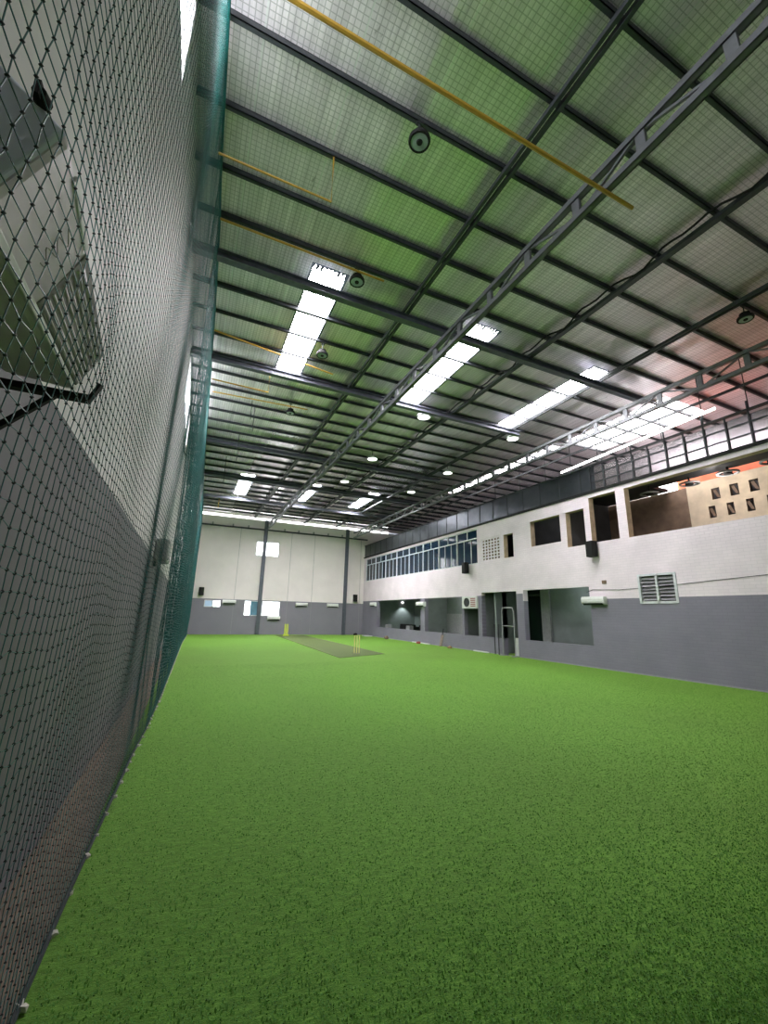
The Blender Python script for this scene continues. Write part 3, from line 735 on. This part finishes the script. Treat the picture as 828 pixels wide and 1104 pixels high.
for loc, rz, lab in (((.75, YB, 2.88), 0, 'black loudspeaker at the left end of the back wall beside the net'), ((12.15, YB, 2.83), 0, 'black loudspeaker on the back wall right of the right column'),
                     ((XR, 17.8, 4.02), -math.pi/2, 'black loudspeaker below the end of the blue strip window'), ((XR, 10.25, 4.02), -math.pi/2, 'black loudspeaker on the right wall under the tall upstairs opening')):
    if p is None: p = make_spk(); p.location = loc; p.rotation_euler.z = rz; p['label'] = lab
    else: dup(p, loc, rz, lab)
bm = B(); box(bm, XR-.05, XR, 9.93, 10.08, 2.8, 2.92); tag(obj('socket_box', bm, M['brown'], bevel=.008), 'small brown electrical box on the white wall above the air conditioner', 'electrical box')
bm = B(); pts = [(XR-.012, 10.75, 2.55), (XR-.012, 10.5, 2.62), (XR-.012, 9.5, 2.58), (XR-.012, 8.8, 2.6), (XR-.012, 7.5, 2.66), (XR-.012, 6, 2.75), (XR-.012, 4.5, 2.84), (XR-.012, 2, 2.9)]
tube(bm, pts, .008, 6); tag(obj('wall_cable', bm, M['slot']), 'thin grey cable strung along the near right wall', 'cable')

# outdoor unit above the small doorway
t = thing('condenser_unit', 'beige grey condenser unit fixed above the narrow opening in the right wall', 'air conditioner', (XR, 17.66, 2.0))
bm = B(); box(bm, -.12, .24, -.6, .6, .0, .6); obj('casing', bm, M['white'], t, bevel=.02)
bm = B(); lathe(bm, [(0, 0), (.2, 0), (.22, .02), (.22, -.02), (.2, -.02)], (0, 0, 0), 24)
for v in bm.verts: v.co = Vector((-.13-v.co.z, v.co.x+.18, v.co.y+.3))
obj('fan_guard', bm, M['slot'], t)
bm = B()
for k in range(5): box(bm, -.135, -.12, -.52, -.15, .1+.09*k, .14+.09*k)
obj('vent_slot', bm, M['red'], t)

# ------------------------------------------------------------------ pitch and wickets
bm = B(); prism(bm, [(5.35, 15.5), (7.75, 16.7), (8.0, 31.4), (5.9, 31.4)], .0, .012, 'z')
tag(obj('pitch_mat', bm, M['pitch']), 'long worn brown green cricket pitch mat lying on the turf', 'mat')
t = thing('wicket', 'three pale cricket stumps standing at the near end of the pitch mat', 'wicket', (6.6, 17.0, .014), group='cricket wickets')
for k in (-1, 0, 1):
    bm = B(); tube(bm, [(k*.115, k*.02, 0), (k*.115, k*.02, .68), (k*.115, k*.02, .71)], [.021, .021, .012], 10); obj('stump', bm, M['stump'], t)
bm = B(); box(bm, -.16, .16, -.04, .04, 0, .012); obj('base', bm, M['wood'], t)
for k in (0, 1):
    bm = B(); tube(bm, [((k-1)*.115+.005, 0, .718), (k*.115-.005, 0, .718)], .008, 6); obj('bail', bm, M['stump'], t)
t = thing('wicket', 'lime yellow plastic stumps at the far end of the pitch mat', 'wicket', (6.45, 30.3, .014), group='cricket wickets')
for k in (-1, 0, 1):
    bm = B(); tube(bm, [(k*.1, 0, 0), (k*.1, 0, .76), (k*.1, 0, .8)], [.035, .03, .02], 10); obj('stump', bm, M['lime'], t)
bm = B(); box(bm, -.19, .19, -.08, .08, 0, .1); obj('base', bm, M['lime'], t, bevel=.01)

# ------------------------------------------------------------------ small things along the right wall
t = thing('cricket_bat', 'worn cricket bat leaning upright against the right wall', 'bat', (12.62, 20.1, .0))
t.rotation_euler = (0, math.radians(14), math.radians(10))
bm = B(); box(bm, -.025, .025, -.09, .09, .02, .62); obj('blade', bm, M['wood'], t, bevel=.015)
bm = B(); tube(bm, [(0, 0, .6), (0, 0, .95)], [.028, .024], 10); obj('handle', bm, M['slot'], t)
def lump(name, loc, s, mat, lab, cat):
    bm = B(); bmesh.ops.create_icosphere(bm, subdivisions=2, radius=1)
    for v in bm.verts:
        k = random.uniform(.8, 1.1); v.co = Vector((v.co.x*s[0]*k, v.co.y*s[1]*k, max(0, v.co.z+.55)*s[2]*k))
    o = obj(name, bm, mat, smooth=True); o.location = loc; return tag(o, lab, cat)
lump('cloth_bundle', (12.5, 22.3, 0), (.12, .22, .09), M['red'], 'small dull red bundle on the turf left of the bat', 'bundle')
lump('batting_glove', (12.5, 19.0, 0), (.1, .2, .08), M['tan'], 'small tan lump on the turf right of the bat', 'glove')
lump('ball_bag', (12.45, 26.6, 0), (.14, .2, .14), M['brown'], 'small dark brown bag on the turf below the lounge opening', 'bag')
lump('kit_bag', (12.1, 31.6, 0), (.2, .12, .1), M['black'], 'small dark bag on the turf in the back right corner', 'bag')
bm = B(); box(bm, 12.2, 12.7, 29.6, 30.5, 0, .06); tag(obj('base_marker', bm, M['white'], bevel=.02), 'flat white marker lying on the turf near the back corner', 'marker')
bm = B(); box(bm, 12.78, 12.86, 21.6, 23.6, 0, .05); tag(obj('white_batten', bm, M['white']), 'white batten lying along the wall foot left of the bat', 'batten')
bm = B(); box(bm, 12.78, 12.86, 16.3, 17.4, 0, .05); tag(obj('white_batten', bm, M['white']), 'white batten lying along the wall foot right of the bat', 'batten')
bm = B(); box(bm, XR-.02, XR, YF, YB, 0, .03); struct('baseboard_right', bm, M['grey'])
# tubular frame at the doorway
t = thing('goal_frame', 'pale tubular frame standing in the open doorway of the right wall', 'frame', (12.7, 14.75, 0))
for s in (-1, 1):
    bm = B(); tube(bm, [(0, s*.38, 0), (0, s*.38, 1.85), (0, s*.3, 2.02)], .024, 8); obj('upright', bm, M['grey'], t)
    bm = B(); box(bm, -.2, .2, s*.38-.02, s*.38+.02, 0, .03); obj('foot', bm, M['grey'], t)
bm = B(); tube(bm, [(0, -.3, 2.02), (0, .3, 2.02)], .024, 8); obj('top_rail', bm, M['grey'], t)
bm = B(); tube(bm, [(0, -.38, 1.25), (0, .38, 1.25)], .018, 8); obj('cross_rail', bm, M['grey'], t)
for q in (.72, .98):
    bm = B(); tube(bm, [(.05, q, 0), (.05, q, 1.3)], .02, 8); obj('stay', bm, M['slot'], t)['label'] = 'dark short stay'
bm = B(); tube(bm, [(.05, .72, 1.28), (.0, .38, 1.25)], .014, 6); obj('link', bm, M['slot'], t)
bm = B(); box(bm, 13.2, 13.6, 14.5, 14.95, 0, .75); tag(obj('white_cabinet', bm, M['white'], bevel=.02), 'low white cabinet standing inside the open doorway', 'cabinet')
# lounge furniture behind the wide opening
for k, y in enumerate((24.2, 27.0)):
    s = thing('sofa', ['black sofa in the lounge opening nearer the air conditioner pillar', 'black sofa in the lounge opening nearer the back corner'][k], 'sofa', (14.6, y, 0), group='black lounge sofas')
    bm = B(); box(bm, -.4, .4, -1, 1, .1, .5); obj('seat', bm, M['black'], s, bevel=.05)
    bm = B(); box(bm, -.45, -.2, -1, 1, .3, .98); obj('backrest', bm, M['black'], s, bevel=.05)
    for q in (-1, 1):
        bm = B(); box(bm, -.4, .4, q*1-.12, q*1+.12, .1, .85); obj('armrest', bm, M['black'], s, bevel=.04)
for k, y in enumerate((25.3, 28.6)):
    bm = B(); box(bm, 13.5, 13.8, y, y+.5, .45, .92); tag(obj('storage_crate', bm, M['grey'], bevel=.02), ['grey crate inside the lounge opening between the sofas', 'grey crate inside the lounge opening by its far jamb'][k], 'crate')
    bm = B(); box(bm, 13.4, 13.9, y-.1, y+.6, 0, .45); tag(obj('low_table', bm, M['black']), ['low black table under the crate between the sofas', 'low black table under the crate by the far jamb'][k], 'table')
t = thing('wall_lamp', 'small bright spotlight on the far wall inside the lounge', 'lamp', (15.3, 29.85, 2.5))
bm = B(); lathe(bm, [(0, 0), (.06, 0), (.07, .1), (0, .1)]); obj('shade', bm, M['lamp_on'], t)

# ------------------------------------------------------------------ lights
def light(name, kind, loc, energy, col=(1, 1, 1), **kw):
    d = bpy.data.lights.new(name, kind); d.energy = energy; d.color = col
    for k, v in kw.items(): setattr(d, k, v)
    o = bpy.data.objects.new(name, d); COL.objects.link(o); o.location = loc; return o
light('lounge_spot', 'SPOT', (15.3, 29.55, 2.45), 90, (.9, 1, 1), shadow_soft_size=.05, spot_size=1.9, spot_blend=.6)
light('lounge_fill', 'POINT', (15.5, 25.5, 2.6), 25, (.8, 1, .95), shadow_soft_size=.2)
light('upstairs_lamp', 'POINT', (14.3, 6.9, 5.75), 40, (1, .92, .85), shadow_soft_size=.15)
light('room_fill', 'POINT', (13.8, 12.2, 2.6), 16, (.9, 1, 1), shadow_soft_size=.2)  # added fill light, brightens the room behind the nearest opening
light('store_fill', 'POINT', (13.8, 20.3, 2.6), 30, (1, 1, 1), shadow_soft_size=.2)  # added fill light for the shallow room, no fitting modelled

wd = bpy.data.worlds.new('World'); SC.world = wd; wd.use_nodes = True
wd.node_tree.nodes['Background'].inputs[0].default_value = (.8, .9, 1, 1); wd.node_tree.nodes['Background'].inputs[1].default_value = .6

# ------------------------------------------------------------------ camera
F, YAW, PIT, ROLL = 449.967, .425083, .241121, .02408
cy, sy, cp, sp = math.cos(YAW), math.sin(YAW), math.cos(PIT), math.sin(PIT)
fw = Vector((sy*cp, cy*cp, sp)); rt = Vector((cy, -sy, 0)); upv = rt.cross(fw)
c, s = math.cos(ROLL), math.sin(ROLL)
r2 = c*rt+s*upv; u2 = -s*rt+c*upv
cam = bpy.data.cameras.new('Camera'); cam.sensor_fit = 'HORIZONTAL'; cam.sensor_width = 36; cam.lens = F/828*36; cam.clip_start = .05; cam.clip_end = 200
co = bpy.data.objects.new('Camera', cam); COL.objects.link(co)
mw = Matrix((r2, u2, -fw)).transposed().to_4x4(); mw.translation = Vector((0, 0, 1.6)); co.matrix_world = mw
SC.camera = co
SC.view_settings.view_transform = 'Standard'; SC.view_settings.look = 'None'; SC.view_settings.exposure = 0
SC.cycles.use_denoising = True
SC.cycles.max_bounces = 8; SC.cycles.diffuse_bounces = 5; SC.cycles.glossy_bounces = 4
